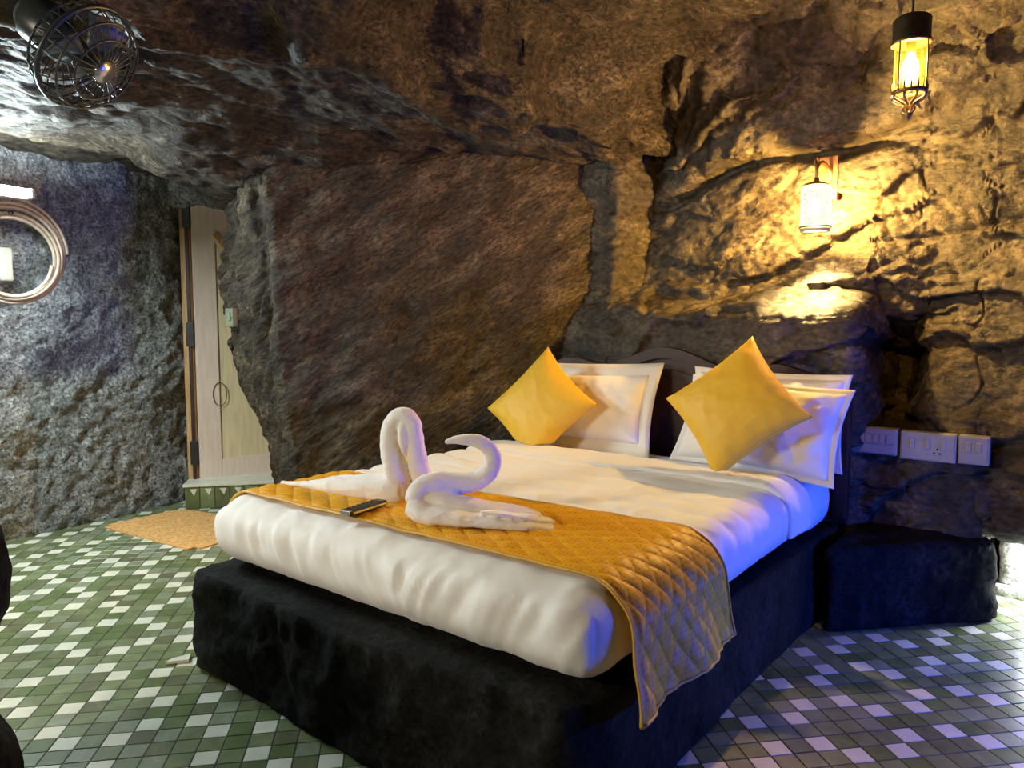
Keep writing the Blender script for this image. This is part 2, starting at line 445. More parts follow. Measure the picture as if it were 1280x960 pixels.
# ================================================================== SETTING
# ---- floor slab and tiles
fl = box('floor', -4.6, 4.4, -3.2, 7.2, -0.12, -0.0022, 'grout'); tag(fl, kind='structure')
PITCH_T, ANG_T, OFF = 0.0791, R(9.2), (0.33392, -0.26969)
ca, sa = math.cos(ANG_T), math.sin(ANG_T)
def tile_mesh(mat):
    h = 0.0375; t = 0.0; b = -0.009; c = 0.0012
    V = [(-h, -h, b), (h, -h, b), (h, h, b), (-h, h, b), (-h, -h, t - c), (h, -h, t - c), (h, h, t - c), (-h, h, t - c),
         (-h + c, -h + c, t), (h - c, -h + c, t), (h - c, h - c, t), (-h + c, h - c, t)]
    Fq = [(8, 9, 10, 11)] + [(k, (k + 1) % 4, 4 + (k + 1) % 4, 4 + k) for k in range(4)] + [(4 + k, 4 + (k + 1) % 4, 8 + (k + 1) % 4, 8 + k) for k in range(4)]
    me = bpy.data.meshes.new('tile'); me.from_pydata(V, [], Fq); me.materials.append(MATS[mat]); me.update()
    return me, V, Fq
TM = ['tile_cream', 'tile_sage', 'tile_moss', 'tile_olive', 'tile_grey_green']
TMESH = [tile_mesh(m) for m in TM]
def inside_poly(p, poly):
    x, y = p; r = False; n = len(poly)
    for i in range(n):
        x1, y1 = poly[i]; x2, y2 = poly[(i + 1) % n]
        if (y1 > y) != (y2 > y) and x < (x2 - x1) * (y - y1) / (y2 - y1) + x1: r = not r
    return r
BEDPOLY = [(240, 620), (243, 838), (430, 942), (470, 975), (860, 975), (1020, 792), (1255, 770), (1255, 660), (1050, 600), (560, 540)]
tiles = []
for j in range(-10, 84):
    for i in range(-62, 60):
        g0, g1 = (i + OFF[0]) * PITCH_T, (j + OFF[1]) * PITCH_T
        x, y = ca * g0 - sa * g1, sa * g0 + ca * g1
        if not (-3.7 < x < 3.9 and -0.3 < y < 6.6): continue
        lx = (x - C0[0]) * CT - (y - C0[1]) * ST; ly = (x - C0[0]) * ST + (y - C0[1]) * CT
        if abs(lx) < 0.85 and -0.02 < ly < 2.2: continue          # under the rock platform
        k = (i + 27 - (2 if i >= 7 else 0)) % 6; jm = j % 6
        white = (jm in (3, 5) and k in (0, 4)) or (jm in (2, 0) and k in (1, 3))
        rr = random.random()
        mi = 0 if white else (1 if rr < .4 else 2 if rr < .62 else 3 if rr < .76 else 4)
        q = pix((x, y, 0)); big = 0
        if q and -10 < q[0] < 1290 and q[1] < 975 and not inside_poly(q, BEDPOLY): big = 1.0 / math.hypot(x, y)
        tiles.append((big, x, y, mi))
tiles.sort(key=lambda t: -t[0])
for big, x, y, mi in tiles[:300]:
    o = bpy.data.objects.new('tile', TMESH[mi][0]); COL.objects.link(o); o.parent = fl
    o.location = (x, y, random.uniform(-0.0006, 0.0)); o.rotation_euler = (random.uniform(-.006, .006), random.uniform(-.006, .006), ANG_T)
V = []; Fc = []; MI = []
for big, x, y, mi in tiles[300:]:
    b0 = len(V); dz = random.uniform(-0.0006, 0)
    tx, ty = random.uniform(-.006, .006), random.uniform(-.006, .006)
    for vx, vy, vz in TMESH[0][1]:
        V.append((x + ca * vx - sa * vy, y + sa * vx + ca * vy, vz + dz + tx * vx + ty * vy))
    for f in TMESH[0][2]: Fc.append(tuple(b0 + k for k in f)); MI.append(mi)
ft = pydata('far_tiling', V, Fc, None, fl, smooth=False)
for m in TM: ft.data.materials.append(MATS[m])
ft.data.polygons.foreach_set('material_index', MI); ft['kind'] = 'stuff'

# ---- ceiling: low slab on the left, higher vault on the right
xs = np.concatenate([np.linspace(-4.6, -3.4, 20), np.arange(-3.38, 3.0, 0.021), np.linspace(3.0, 4.4, 24)])
ys = np.concatenate([np.linspace(-3.2, 1.2, 70), np.arange(1.22, 5.4, 0.021), np.linspace(5.42, 7.2, 30)])
X, Y = np.meshgrid(xs, ys, indexing='ij')
def ceil_z(X, Y):
    P = np.stack([X.ravel(), Y.ravel(), np.zeros(X.size)], 1)
    wob = fbm(P, 1.6, 3, off=5.2).reshape(X.shape)
    # signed distance to the slab edge (positive = right, high vault)
    ex, ey = 0.76, 0.65
    d = (X + 1.0) * ex * 0.75 - (Y - 2.83) * 0.61 + 0.22 * wob
    z = 2.40 + 0.36 * sstep(d, -0.05, 0.42)
    z += 0.07 * np.exp(-(d / 0.16) ** 2) * -1
    z -= 0.02 * sstep(-X, 1.8, 3.2)
    z -= 0.24 * sstep(Y, 3.7, 4.8) * sstep(-X, 0.2, 1.6) * (1 - sstep(-X, 1.9, 2.5))
    z += 0.05 * sstep(X, 0.6, 2.0)
    return z
Z = ceil_z(X, Y); Pc = np.stack([X, Y, Z], -1)
def ceil_disp(P):
    Q = rot2(P, R(35), (0, 1)); Q[:, 0] *= 0.55
    return 0.075 * fbm(P, 1.3, 4, off=2.0) + 0.035 * ridged(Q, 3.0, 4, off=9.0) + 0.022 * fbm(Q, 13.0, 3, off=4.0)
Pc = displace(Pc, ceil_disp)
tag(grid_mesh('ceiling', Pc, 'rock_ceiling', flip=True), kind='structure')

# ---- left wall, rough rendered stone
def lw(pts, zl):
    S = []
    for (x, y, lean) in pts:
        S.append([(x + lean * (z - 1.2) * 0.10 + (0.10 * max(0, z - 1.9)), y, z) for z in zl])
    return np.array(S)
zl = (-0.06, 0.0, 0.6, 1.2, 1.8, 2.3, 2.9)
LWP = [(-2.9, -3.1, 1), (-3.5, -2.0, 1), (-3.75, 0.2, 1), (-3.80, 2.2, 1), (-3.55, 3.5, 1), (-3.2, 4.42, 1), (-2.82, 5.0, 0.8), (-2.58, 5.45, 0.3), (-2.50, 5.75, 0), (-2.48, 6.9, 0)]
def left_disp(P):
    return 0.05 * fbm(P, 1.7, 3) + 0.018 * ridged(P, 7.0, 3) + 0.014 * fbm(P, 28.0, 3)
tag(loft('wall_left', lw(LWP, zl), 0.022, 3, left_disp, 'rock_plaster', flip=False), kind='structure')
# lintel rock over the door, and the passage wall behind
S = [[(x, y + dy, z) for (z, dy) in ((2.24, 0.45), (2.25, 0.0), (2.45, -0.05), (3.0, -0.1))] for (x, y) in ((-2.75, 5.35), (-2.4, 5.50), (-1.9, 5.75), (-1.2, 6.1))]
tag(loft('wall_lintel', np.array(S), 0.022, 2, left_disp, 'rock_plaster', flip=True), kind='structure')
S = [[(x, y, z) for z in zl] for (x, y) in ((-2.7, 6.75), (-1.6, 6.7), (0.4, 6.6), (2.5, 6.4))]
tag(loft('wall_passage', np.array(S), 0.06, 1, left_disp, 'rock_plaster', flip=True), kind='structure')

# ---- big dark boulder wall beside the bed
zb = (-0.06, 0.5, 1.16, 1.63, 2.05, 2.25, 2.6, 3.0)
Xs = (-1.58, -1.67, -1.93, -1.97, -1.90, -1.82, -1.66, -1.4)
Xe = (-1.35, -1.38, -1.47, -1.49, -1.55, -1.57, -1.48, -1.2)
yo = (0.0, 0.0, 0.0, 0.0, 0.02, 0.05, 0.12, 0.2)
S = []
for z, a, b, q in zip(zb, Xs, Xe, yo):
    S.append([(a + 0.9, 6.5, z), (a + 0.22, 5.6, z), (a, 4.86 + q, z), (b - 0.03, 4.38 + q, z), (b + 0.08, 4.33 + q, z), (-0.7, 4.50 + q, z), (0.05, 4.66 + q, z), (0.55, 4.78 + q, z), (0.85, 5.0 + q, z), (1.0, 5.7, z)])
def boulder_disp(P):
    side = sstep(-P[:, 0], 1.38, 1.50) * sstep(P[:, 1], 4.28, 4.36)
    Q = rot2(P, R(33), (0, 2)); Q[:, 0] *= 0.30
    Q2 = rot2(P, R(28), (1, 2)); Q2 = Q2 * [1.0, 1.0, 1.0]; Q2[:, 2] *= 0.22
    face = 0.035 * fbm(P, 1.5, 3) + 0.020 * ridged(Q, 5.0, 4) + 0.008 * fbm(Q, 26.0, 3)
    edge = 0.035 * fbm(P, 2.0, 2) + 0.050 * ridged(Q2, 7.5, 3, off=1.3) + 0.010 * fbm(P, 22.0, 2)
    return face * (1 - side) + edge * side
tag(loft('wall_back', np.array(S), 0.016, 2, boulder_disp, 'rock_boulder', flip=True), kind='structure')

# ---- golden rock wall behind the bed head, with shelf, niche and floor alcove (bed frame: a across, y depth)
def sec(a, pts): return [tuple(W(a, y, z)) for (y, z) in pts]
S = [
 sec(-1.30, ((2.60, -0.06), (2.60, .42), (2.60, .70), (2.60, 1.10), (2.60, 1.36), (2.62, 1.46), (2.66, 1.49), (2.68, 1.62), (2.70, 2.0), (2.70, 2.35), (2.60, 2.65), (2.35, 3.0))),
 sec(-0.85, ((2.38, -0.06), (2.38, .42), (2.38, .70), (2.40, 1.10), (2.46, 1.36), (2.50, 1.46), (2.52, 1.49), (2.53, 1.62), (2.55, 2.0), (2.58, 2.35), (2.50, 2.65), (2.25, 3.0))),
 sec(-0.52, ((2.34, -0.06), (2.34, .42), (2.34, .70), (2.36, 1.10), (2.40, 1.36), (2.44, 1.46), (2.47, 1.49), (2.50, 1.62), (2.52, 2.0), (2.56, 2.35), (2.50, 2.65), (2.25, 3.0))),
 sec(-0.40, ((2.33, -0.06), (2.33, .42), (2.33, .70), (2.34, 1.10), (2.36, 1.36), (2.42, 1.46), (2.55, 1.49), (2.68, 1.62), (2.78, 2.0), (2.90, 2.35), (2.70, 2.65), (2.30, 3.0))),
 sec(-0.20, ((2.32, -0.06), (2.32, .42), (2.32, .70), (2.30, 1.10), (2.28, 1.36), (2.33, 1.42), (2.60, 1.50), (2.70, 1.62), (2.74, 2.0), (2.80, 2.35), (2.60, 2.65), (2.20, 3.0))),
 sec(0.15,  ((2.32, -0.06), (2.32, .42), (2.32, .70), (2.29, 1.10), (2.22, 1.36), (2.24, 1.415), (2.62, 1.52), (2.68, 1.62), (2.70, 2.0), (2.66, 2.35), (2.46, 2.65), (2.00, 2.98))),
 sec(0.60,  ((2.32, -0.06), (2.32, .42), (2.32, .70), (2.29, 1.10), (2.20, 1.36), (2.21, 1.41), (2.62, 1.53), (2.67, 1.62), (2.68, 2.0), (2.60, 2.35), (2.36, 2.65), (1.85, 2.95))),
 sec(0.94,  ((2.34, -0.06), (2.34, .42), (2.34, .70), (2.32, 1.10), (2.23, 1.36), (2.24, 1.41), (2.62, 1.52), (2.66, 1.62), (2.66, 2.0), (2.58, 2.35), (2.34, 2.65), (1.80, 2.95))),
 sec(0.99,  ((2.42, -0.06), (2.42, .42), (2.42, .70), (2.90, .92), (3.05, 1.25), (2.80, 1.41), (2.66, 1.46), (2.66, 1.62), (2.66, 2.0), (2.57, 2.35), (2.32, 2.65), (1.80, 2.95))),
 sec(1.13,  ((2.42, -0.06), (2.42, .42), (2.42, .72), (2.88, .92), (3.00, 1.20), (2.78, 1.38), (2.66, 1.44), (2.66, 1.62), (2.65, 2.0), (2.56, 2.35), (2.31, 2.65), (1.78, 2.95))),
 sec(1.24,  ((2.42, -0.06), (2.42, .42), (2.42, .72), (2.60, 1.05), (2.66, 1.36), (2.66, 1.46), (2.66, 1.50), (2.66, 1.62), (2.65, 2.0), (2.55, 2.35), (2.30, 2.65), (1.75, 2.95))),
 sec(1.44,  ((2.44, -0.06), (2.44, .36), (2.42, .72), (2.52, 1.05), (2.60, 1.36), (2.61, 1.46), (2.61, 1.50), (2.62, 1.62), (2.60, 2.0), (2.50, 2.35), (2.25, 2.65), (1.70, 2.95))),
 sec(1.52,  ((3.10, -0.06), (3.10, .34), (2.48, .44), (2.50, 1.05), (2.58, 1.36), (2.59, 1.46), (2.59, 1.50), (2.60, 1.62), (2.58, 2.0), (2.48, 2.35), (2.22, 2.65), (1.70, 2.95))),
 sec(2.20,  ((3.10, -0.06), (3.10, .34), (2.30, .44), (2.34, 1.05), (2.40, 1.36), (2.40, 1.46), (2.40, 1.50), (2.40, 1.62), (2.38, 2.0), (2.28, 2.35), (2.00, 2.65), (1.50, 2.95))),
 sec(2.60,  ((2.20, -0.06), (2.15, .34), (2.05, .44), (2.05, 1.05), (2.05, 1.36), (2.05, 1.46), (2.05, 1.50), (2.05, 1.62), (2.00, 2.0), (1.90, 2.35), (1.70, 2.65), (1.20, 2.95))),
]
def gold_disp(P):
    dx, dy = P[:, 0] - C0[0], P[:, 1] - C0[1]
    a = dx * CT - dy * ST; z = P[:, 2]
    wob = fbm(P, 1.4, 3, off=3.0)
    lay = (z * 3.4 - a * 0.85 + 1.1 * wob)
    fr = lay - np.floor(lay)
    strata = (sstep(fr, 0.0, 0.10) - fr) * 0.055 * sstep(a, -0.65, -0.2)
    lay2 = z * 9.0 + a * 0.9 + 2.2 * fbm(P, 2.3, 3, off=8.0); f2 = lay2 - np.floor(lay2)
    strata2 = (sstep(f2, 0.0, 0.15) - f2) * 0.020 * sstep(fbm(P, 1.1, 2, off=21.0), -0.1, 0.4)
    # the long crevice that rises to the right above the sconce
    cr = z - (2.14 + 0.16 * (a + 0.3) + 0.05 * np.sin(a * 5) + 0.03 * wob)
    crev = -0.075 * np.exp(-(cr / 0.030) ** 2) * sstep(a, -0.42, -0.25) * (1 - sstep(a, 0.95, 1.25)) + 0.05 * sstep(cr, 0.0, 0.12) * (1 - sstep(cr, 0.2, 0.5))
    cr2 = z - (1.86 - 0.02 * a + 0.05 * wob); crev += -0.03 * np.exp(-(cr2 / 0.015) ** 2) * sstep(a, 0.55, 0.75)
    crack = 0.0
    for k, (sc_, th) in enumerate(((1.5, 0.02), (3.1, 0.02))):
        r = np.abs(pn(P * [sc_, sc_, sc_ * 1.7] + 31 * k + 0.3 * wob[:, None])); crack = crack - 0.013 * np.exp(-(r / th) ** 2)
    # fan of curved flutes high on the left
    fx = np.hypot(a - 0.9, (z - 1.5) * 0.8); flu = 0.022 * np.abs(np.sin(fx * 26 + 3 * wob)) * sstep(z, 2.15, 2.35) * (1 - sstep(a, 0.25, 0.6)) * sstep(a, -0.35, -0.15)
    return (0.040 * fbm(P, 1.4, 2, off=6.0) + strata + strata2 + crev + crack + flu
            + 0.010 * ridged(P * [1, 1, 1.9], 4.0, 3) + 0.008 * fbm(P * [1, 1, 1.6], 18.0, 3))
tag(loft('wall_right', np.array(S), 0.0145, 2, gold_disp, 'rock_gold', flip=True), kind='structure')
# rest of the cave shell beside and behind the camera
S = [[(x, y, z) for z in zl] for (x, y) in ((2.55, 2.35), (3.05, 1.9), (3.3, 1.0), (3.3, -1.5), (2.9, -2.6), (0, -2.9), (-2.95, -2.85))]
tag(loft('wall_front', np.array(S), 0.06, 1, left_disp, 'rock_gold', flip=False), kind='structure')

# ================================================================== DOOR
door = empty('door_1', (-2.40, 5.56, 0.17)); tag(door, kind='structure')
DR = math.atan2(0.62, 0.30)
def rotz_obj(o, a): o.rotation_euler = (0, 0, a); return o
jamb = box('door_frame', -0.075, -0.005, -0.03, 0.07, 0.0, 2.12, 'pine_wood', door, 0.004)
stop = box('door_stop', -0.032, -0.008, -0.042, -0.03, 0.0, 2.07, 'dark_wood', door)
cap = box('frame_head', -0.085, -0.040, -0.046, 0.07, 2.08, 2.16, 'door_paint', door, 0.003)
leaf = empty('leaf', (0.01, -0.02, 0)); leaf.parent = door; leaf.rotation_euler = (0, 0, R(32))
box('stile', 0.0, 0.16, -0.02, 0.02, 0.0, 2.10, 'door_paint', leaf, 0.003)
box('stile', 0.66, 0.82, -0.02, 0.02, 0.0, 2.10, 'door_paint', leaf, 0.003)
box('rail', 0.161, 0.659, -0.019, 0.019, 0.0, 0.16, 'door_paint', leaf, 0.003)
box('rail', 0.161, 0.659, -0.019, 0.019, 1.80, 2.10, 'door_paint', leaf, 0.003)
box('panel', 0.161, 0.659, -0.008, 0.008, 0.16, 1.80, 'door_panel', leaf)
br = box('brace', 0.0, 0.30, -0.014, 0.0, -0.02, 0.02, 'pine_wood', leaf); br.location = (0.16, -0.018, 1.88); br.rotation_euler = (0, R(52), 0)
for z in (0.22, 1.12, 2.00):
    box('hinge', -0.045, 0.012, -0.050, -0.028, z - 0.09, z + 0.09, 'hinge_iron', door, 0.002)
P = sweep_pts([(0.16 + 0.05 * math.cos(t), -0.0245, 0.66 + 0.09 * math.sin(t)) for t in np.linspace(0, 2 * math.pi, 28, endpoint=False)], [0.003, 0.003], 28, 6, closed=True, up=(0, 1, 0))
grid_mesh('pull_ring', np.concatenate([P, P[:1]], 0), 'bronze_dark', leaf, closed=True)

# ---- tiled step below the door
step = empty('door_step', (-2.42, 5.34, 0.0), R(12)); tag(step, 'dark green tiled step with pale top below the open door', 'step')
box('step_core', 0.0, 1.3, 0.0, 1.1, -0.004, 0.165, 'grout', step)
box('step_top', -0.012, 1.31, -0.015, 1.1, 0.165, 0.187, 'tile_cream', step, 0.004)
for k in range(12):
    o = box('tile', k * 0.105 + 0.002, k * 0.105 + 0.102, -0.007, 0.0, 0.004, 0.162, ['tile_moss', 'tile_sage', 'tile_olive'][k % 3], step)
for k in range(4):
    x = 0.035 + k * 0.105
    pydata('tile_inlay', [(x, -0.0075, 0.15), (x + 0.05, -0.0075, 0.15), (x + 0.03, -0.0075, 0.10), (x, -0.0095, 0.15), (x + 0.05, -0.0095, 0.15), (x + 0.03, -0.0095, 0.10)], [(3, 5, 4), (0, 3, 4, 1), (1, 4, 5, 2), (2, 5, 3, 0)], 'tile_cream', step, False)

# ---- coir door mat
mv = [(-2.78, 4.86), (-1.93, 4.33), (-1.55, 4.90), (-2.44, 5.32)]
V = [(x, y, 0.001) for x, y in mv] + [(x, y, 0.010) for x, y in mv]
bm = bmesh.new(); vv = [bm.verts.new(v) for v in V]
bm.faces.new(vv[4:8]); bm.faces.new(vv[3::-1])
for k in range(4): bm.faces.new((vv[k], vv[(k + 1) % 4], vv[4 + (k + 1) % 4], vv[4 + k]))
bmesh.ops.bevel(bm, geom=[e for e in bm.edges if abs(e.verts[0].co.z - e.verts[1].co.z) > 0.005], offset=0.05, segments=4, affect='EDGES')
me = bpy.data.meshes.new('door_mat'); bm.to_mesh(me); bm.free()
tag(link('door_mat', me, 'coir', None, False), 'flat orange-brown woven mat on the tiles before the door step', 'mat')

# ================================================================== BED
# ---- rock platform
def slab(name, outline_fn, z0, z1, res, disp, mat, top_in=0.03):
    """rock block: outline net (n,2) -> side wall + top, one mesh"""
    O = outline_fn; n = len(O)
    # resample the closed outline
    Q = np.vstack([O, O[:1]]); ch = np.concatenate([[0], np.cumsum(np.linalg.norm(np.diff(Q, axis=0), axis=1))])
    m = int(ch[-1] / res); t = np.linspace(0, ch[-1], m, endpoint=False)
    Q = np.stack([np.interp(t, ch, Q[:, 0]), np.interp(t, ch, Q[:, 1])], 1)
    for _ in range(4): Q = (np.roll(Q, 1, 0) + 2 * Q + np.roll(Q, -1, 0)) / 4
    cen = Q.mean(0); rows = []
    nz = int((z1 - z0) / res)
    for k in range(nz + 1): rows.append(np.concatenate([Q, np.full((m, 1), z0 + (z1 - z0) * k / nz)], 1))
    for f in np.linspace(1.0, 0.0, 30)[1:]:
        rows.append(np.concatenate([cen + (Q - cen) * f, np.full((m, 1), z1)], 1))
    P = np.array(rows)
    for _ in range(3):
        P[1:-1] = (P[:-2] + 2 * P[1:-1] + P[2:]) / 4
    Pw = np.concatenate([P[:, -1:], P, P[:, :1]], 1)
    du = np.gradient(Pw, axis=0); dv = np.gradient(Pw, axis=1); nn = np.cross(dv, du); nn /= np.linalg.norm(nn, axis=2)[..., None] + 1e-9
    nn = nn[:, 1:-1]
    d = disp(P.reshape(-1, 3)).reshape(P.shape[:2])
    d[:1] *= 0.3
    P = P + nn * d[..., None]
    return grid_mesh(name, P, mat, closed=True, flip=True)
def plinth_disp(P):
    side = 1 - sstep(P[:, 2], 0.36, 0.41)
    inside = sstep(P[:, 2], 0.39, 0.405)
    k = 1 - 0.6 * sstep(P[:, 0], 0.8, 0.9)
    return k * (0.030 * fbm(P, 2.2, 3) + 0.022 * ridged(P, 4.0, 3, off=3) + 0.007 * fbm(P, 25.0, 2)) * (1 - 0.85 * inside) - 0.02 * inside
O = np.array([(-0.88, -0.10), (0.10, -0.13), (0.87, -0.08), (0.91, 0.05), (0.905, 1.0), (0.93, 1.9), (0.95, 2.2), (-0.93, 2.2), (-0.93, 1.0), (-0.92, 0.0)])
pl = slab('rock_platform', O, 0.0, 0.415, 0.02, plinth_disp, 'rock_black'); place_bed(pl, 0, 0, 0)
tag(pl, 'rough black rock block that carries the mattress', 'bed platform')
# ---- stone ledge beside the bed head
O = np.array([(1.00, 1.80), (1.25, 2.07), (1.515, 2.345), (1.565, 2.425), (1.45, 2.48), (1.00, 2.50)])
# outline in bed frame: front runs diagonally towards the alcove
def ledge_disp(P):
    inside = sstep(P[:, 2], 0.355, 0.37)
    return (0.028 * fbm(P, 2.6, 3, off=4) + 0.020 * ridged(P, 5.0, 3, off=1) + 0.006 * fbm(P, 25.0, 2)) * (1 - 0.6 * inside)
ld = slab('stone_ledge', O, 0.0, 0.375, 0.016, ledge_disp, 'rock_black'); place_bed(ld, 0, 0, 0)
tag(ld, 'low black rock ledge between the bed head and the lit alcove', 'ledge')

# ---- mattress and duvet
ML = 2.16
def mat_disp(P, d):
    return 0.006 * fbm(P, 3.0, 3) + 0.045 * sstep(P[:, 1], 0.62, 0.76) * sstep(np.abs(d[:, 0]), 0.3, 0.9)
mt = soft_box('mattress', 0.885, ML / 2 - 0.03, 0.425, 0.655, 0.09, 0.03, mat_disp, 'white_sheet'); place_bed(mt, 0, ML / 2 - 0.0, 0)
tag(mt, 'thick mattress in a white sheet, bare at the pillow end', 'mattress')
DY = 0.80                                                       # duvet half length; its centre sits at y = DY - 0.02
def duvet_disp(P, d):
    x, y, z = P[:, 0], P[:, 1] + DY - 0.02, P[:, 2]
    top = sstep(d[:, 2], 0.3, 0.9); side = 1 - top
    wx = 0.10 * fbm(P, 2.0, 2, off=4)
    ch = np.abs(np.sin(math.pi * (y + wx * 0.6) / 0.17)) ** 0.5
    puff = top * (0.024 * ch - 0.014) * sstep(y, 0.1, 0.3)
    # soft pull folds on the hanging sides, leaning towards the corner
    al = np.where(np.abs(d[:, 0]) > np.abs(d[:, 1]), y, x)
    q = np.stack([(al + (z - 0.5) * 0.55 * np.sign(0.2 - al)) * 9.0, z * 1.4, np.zeros_like(x)], 1)
    fold = side * (0.018 * fbm(q, 1.0, 2) + 0.011 * ridged(q, 1.9, 2)) * (1 - 0.5 * sstep(z, 0.6, 0.68)) * (0.15 + 0.85 * sstep(z, 0.44, 0.54)) * 0.85
    fold = fold * (1 - 0.6 * sstep(d[:, 0], 0.5, 0.8))
    bulge = side * 0.012 * np.cos((z - 0.55) * 8)
    tiny = 0.0035 * fbm(P, 11.0, 3) + (0.010 * fbm(P, 2.4, 2, off=1.0) + 0.006 * ridged(P, 7.0, 2)) * top
    return puff + fold + bulge + tiny
def duvet_keep(c, d):
    y = c[:, 1] + DY - 0.02
    return (d[:, 2] > -0.85) & (y < 1.54 + 0.02 * np.sin(c[:, 0] * 7))
dv = soft_box('duvet', 0.905, DY + 0.08, 0.422, 0.672, 0.105, 0.014, duvet_disp, 'white_cotton', duvet_keep, 0.012)
place_bed(dv, 0, DY + 0.06, 0)
tag(dv, 'puffy white duvet tucked round the foot and sides of the mattress', 'duvet')
# turned-down sheet band across the top of the duvet
xs_ = np.linspace(-0.96, 0.96, 150); pr = []
def over(x, extra):
    """cross-section height over the mattress at across-position x (bed frame)"""
    r = 0.11; hx = 0.925
    if abs(x) <= hx - r: return (x, 0.675 + extra)
    return None
def cross_path(zl_, zr_, off, flare=0.0, n=260, so_=0.03):
    """open curve over the bed from left hem to right hem, offset off from the duvet"""
    r = 0.105 + off; hx = 0.905 + off; zt = 0.672 + off; pts = []
    if zl_ is not None:
        for z in np.linspace(zl_, zt - r, 12): pts.append((-hx - so_, z))
    for t in np.linspace(math.pi, math.pi / 2, 14)[0:]: pts.append((-(hx - r) + r * math.cos(t) - (so_ * (1 - math.sin(t))), zt - r + r * math.sin(t)))
    for x in np.linspace(-(hx - r), hx - r, 40)[1:]: pts.append((x, zt))
    for t in np.linspace(math.pi / 2, 0, 14)[1:]: pts.append((hx - r + r * math.cos(t) + so_ * (1 - math.sin(t)), zt - r + r * math.sin(t)))
    if zr_ is not None:
        for k, z in enumerate(np.linspace(zt - r, zr_, 24)[1:]): pts.append((hx + so_ + flare * (zt - r - z), z))
    Q = np.array(pts); ch = np.concatenate([[0], np.cumsum(np.linalg.norm(np.diff(Q, axis=0), axis=1))])
    t = np.linspace(0, ch[-1], n)
    return np.stack([np.interp(t, ch, Q[:, 0]), np.interp(t, ch, Q[:, 1])], 1), t
def strip(name, zl_, zr_, y0f, y1f, off, hfn, mat, n, m, thick, flare=0.0, uvs=1.0, so_=0.03):
    C, t = cross_path(zl_, zr_, off, flare, n, so_)
    nrm = np.gradient(C, axis=0); nrm = np.stack([-nrm[:, 1], nrm[:, 0]], 1); nrm /= np.linalg.norm(nrm, axis=1)[:, None]
    P = np.zeros((n, m, 3)); UV = np.zeros((n, m, 2)); f = np.linspace(0, 1, m)
    for k in range(n):
        y0, y1 = y0f(t[k], C[k]), y1f(t[k], C[k]); yy = y0 + (y1 - y0) * f
        h = hfn(np.full(m, t[k]), yy, f, np.full(m, t[k] / t[-1]), C[k])
        P[k, :, 0] = C[k, 0] + nrm[k, 0] * h; P[k, :, 1] = yy; P[k, :, 2] = C[k, 1] + nrm[k, 1] * h
        UV[k, :, 0] = t[k] * uvs; UV[k, :, 1] = yy * uvs
    o = grid_mesh(name, P, mat, None, uv=UV)
    if thick:
        md = o.modifiers.new('thickness', 'SOLIDIFY'); md.thickness = thick; md.offset = -1
    return o, P
def band_h(t, yy, f, g, c):
    Pq = np.stack([t, yy, np.zeros_like(t)], 1)
    return 0.010 + 0.012 * np.sin(math.pi * np.clip(f, 0, 1)) ** 0.5 + 0.006 * fbm(Pq, 6.0, 3) - 0.014 * (f < 0.02)
bd, _ = strip('turned_down_sheet', 0.50, 0.485, lambda t, c: 1.49 + 0.015 * math.sin(t * 5), lambda t, c: 1.76 + 0.01 * math.sin(t * 9), 0.010, band_h, 'white_sheet', 220, 40, 0.012, so_=0.004)
place_bed(bd, 0, 0, 0)
tag(bd, 'smooth white sheet band turned down over the duvet before the pillows', 'sheet')
# ---- gold quilted runner
def run_h(t, yy, f, g, c):
    a, b = 0.115, 0.082
    u1 = t / a + yy / b; u2 = t / a - yy / b
    puff = (np.abs(np.sin(math.pi * u1)) * np.abs(np.sin(math.pi * u2))) ** 0.4
    edge = np.minimum(f, 1 - f); m = sstep(edge, 0.02, 0.06)
    Pq = np.stack([t, yy, np.zeros_like(t)], 1)
    hang = sstep(np.array([0.60 - c[1]]), 0.0, 0.25)[0] * (1 if c[0] > 0 else 0.3)
    wave = hang * 0.020 * np.sin(yy * 15.0 + 0.8)
    return 0.006 + 0.0085 * puff * m + 0.004 * fbm(Pq, 9.0, 3) + wave
rn, RP = strip('bed_runner', 0.50, 0.345, lambda t, c: 0.075 + 0.02 * (c[0] + .9) / 1.8 - 0.22 * max(0, 0.6 - c[1]), lambda t, c: 0.60 + 0.11 * (c[0] + .9) / 1.8 + 0.14 * max(0, 0.6 - c[1]), 0.016, run_h, 'gold_quilt', 560, 150, 0.006, 0.16)
place_bed(rn, 0, 0, 0)
tag(rn, 'gold diamond-quilted runner lying across the bed foot and hanging down one side', 'bed runner')
edge = np.concatenate([RP[::6, 0], RP[-1, ::6], RP[::-6, -1], RP[0, ::-6]])
P = sweep_pts(edge, [0.005, 0.005], len(edge), 6, closed=True)
grid_mesh('piping', np.concatenate([P, P[:1]], 0), 'gold_piping', rn, closed=True)

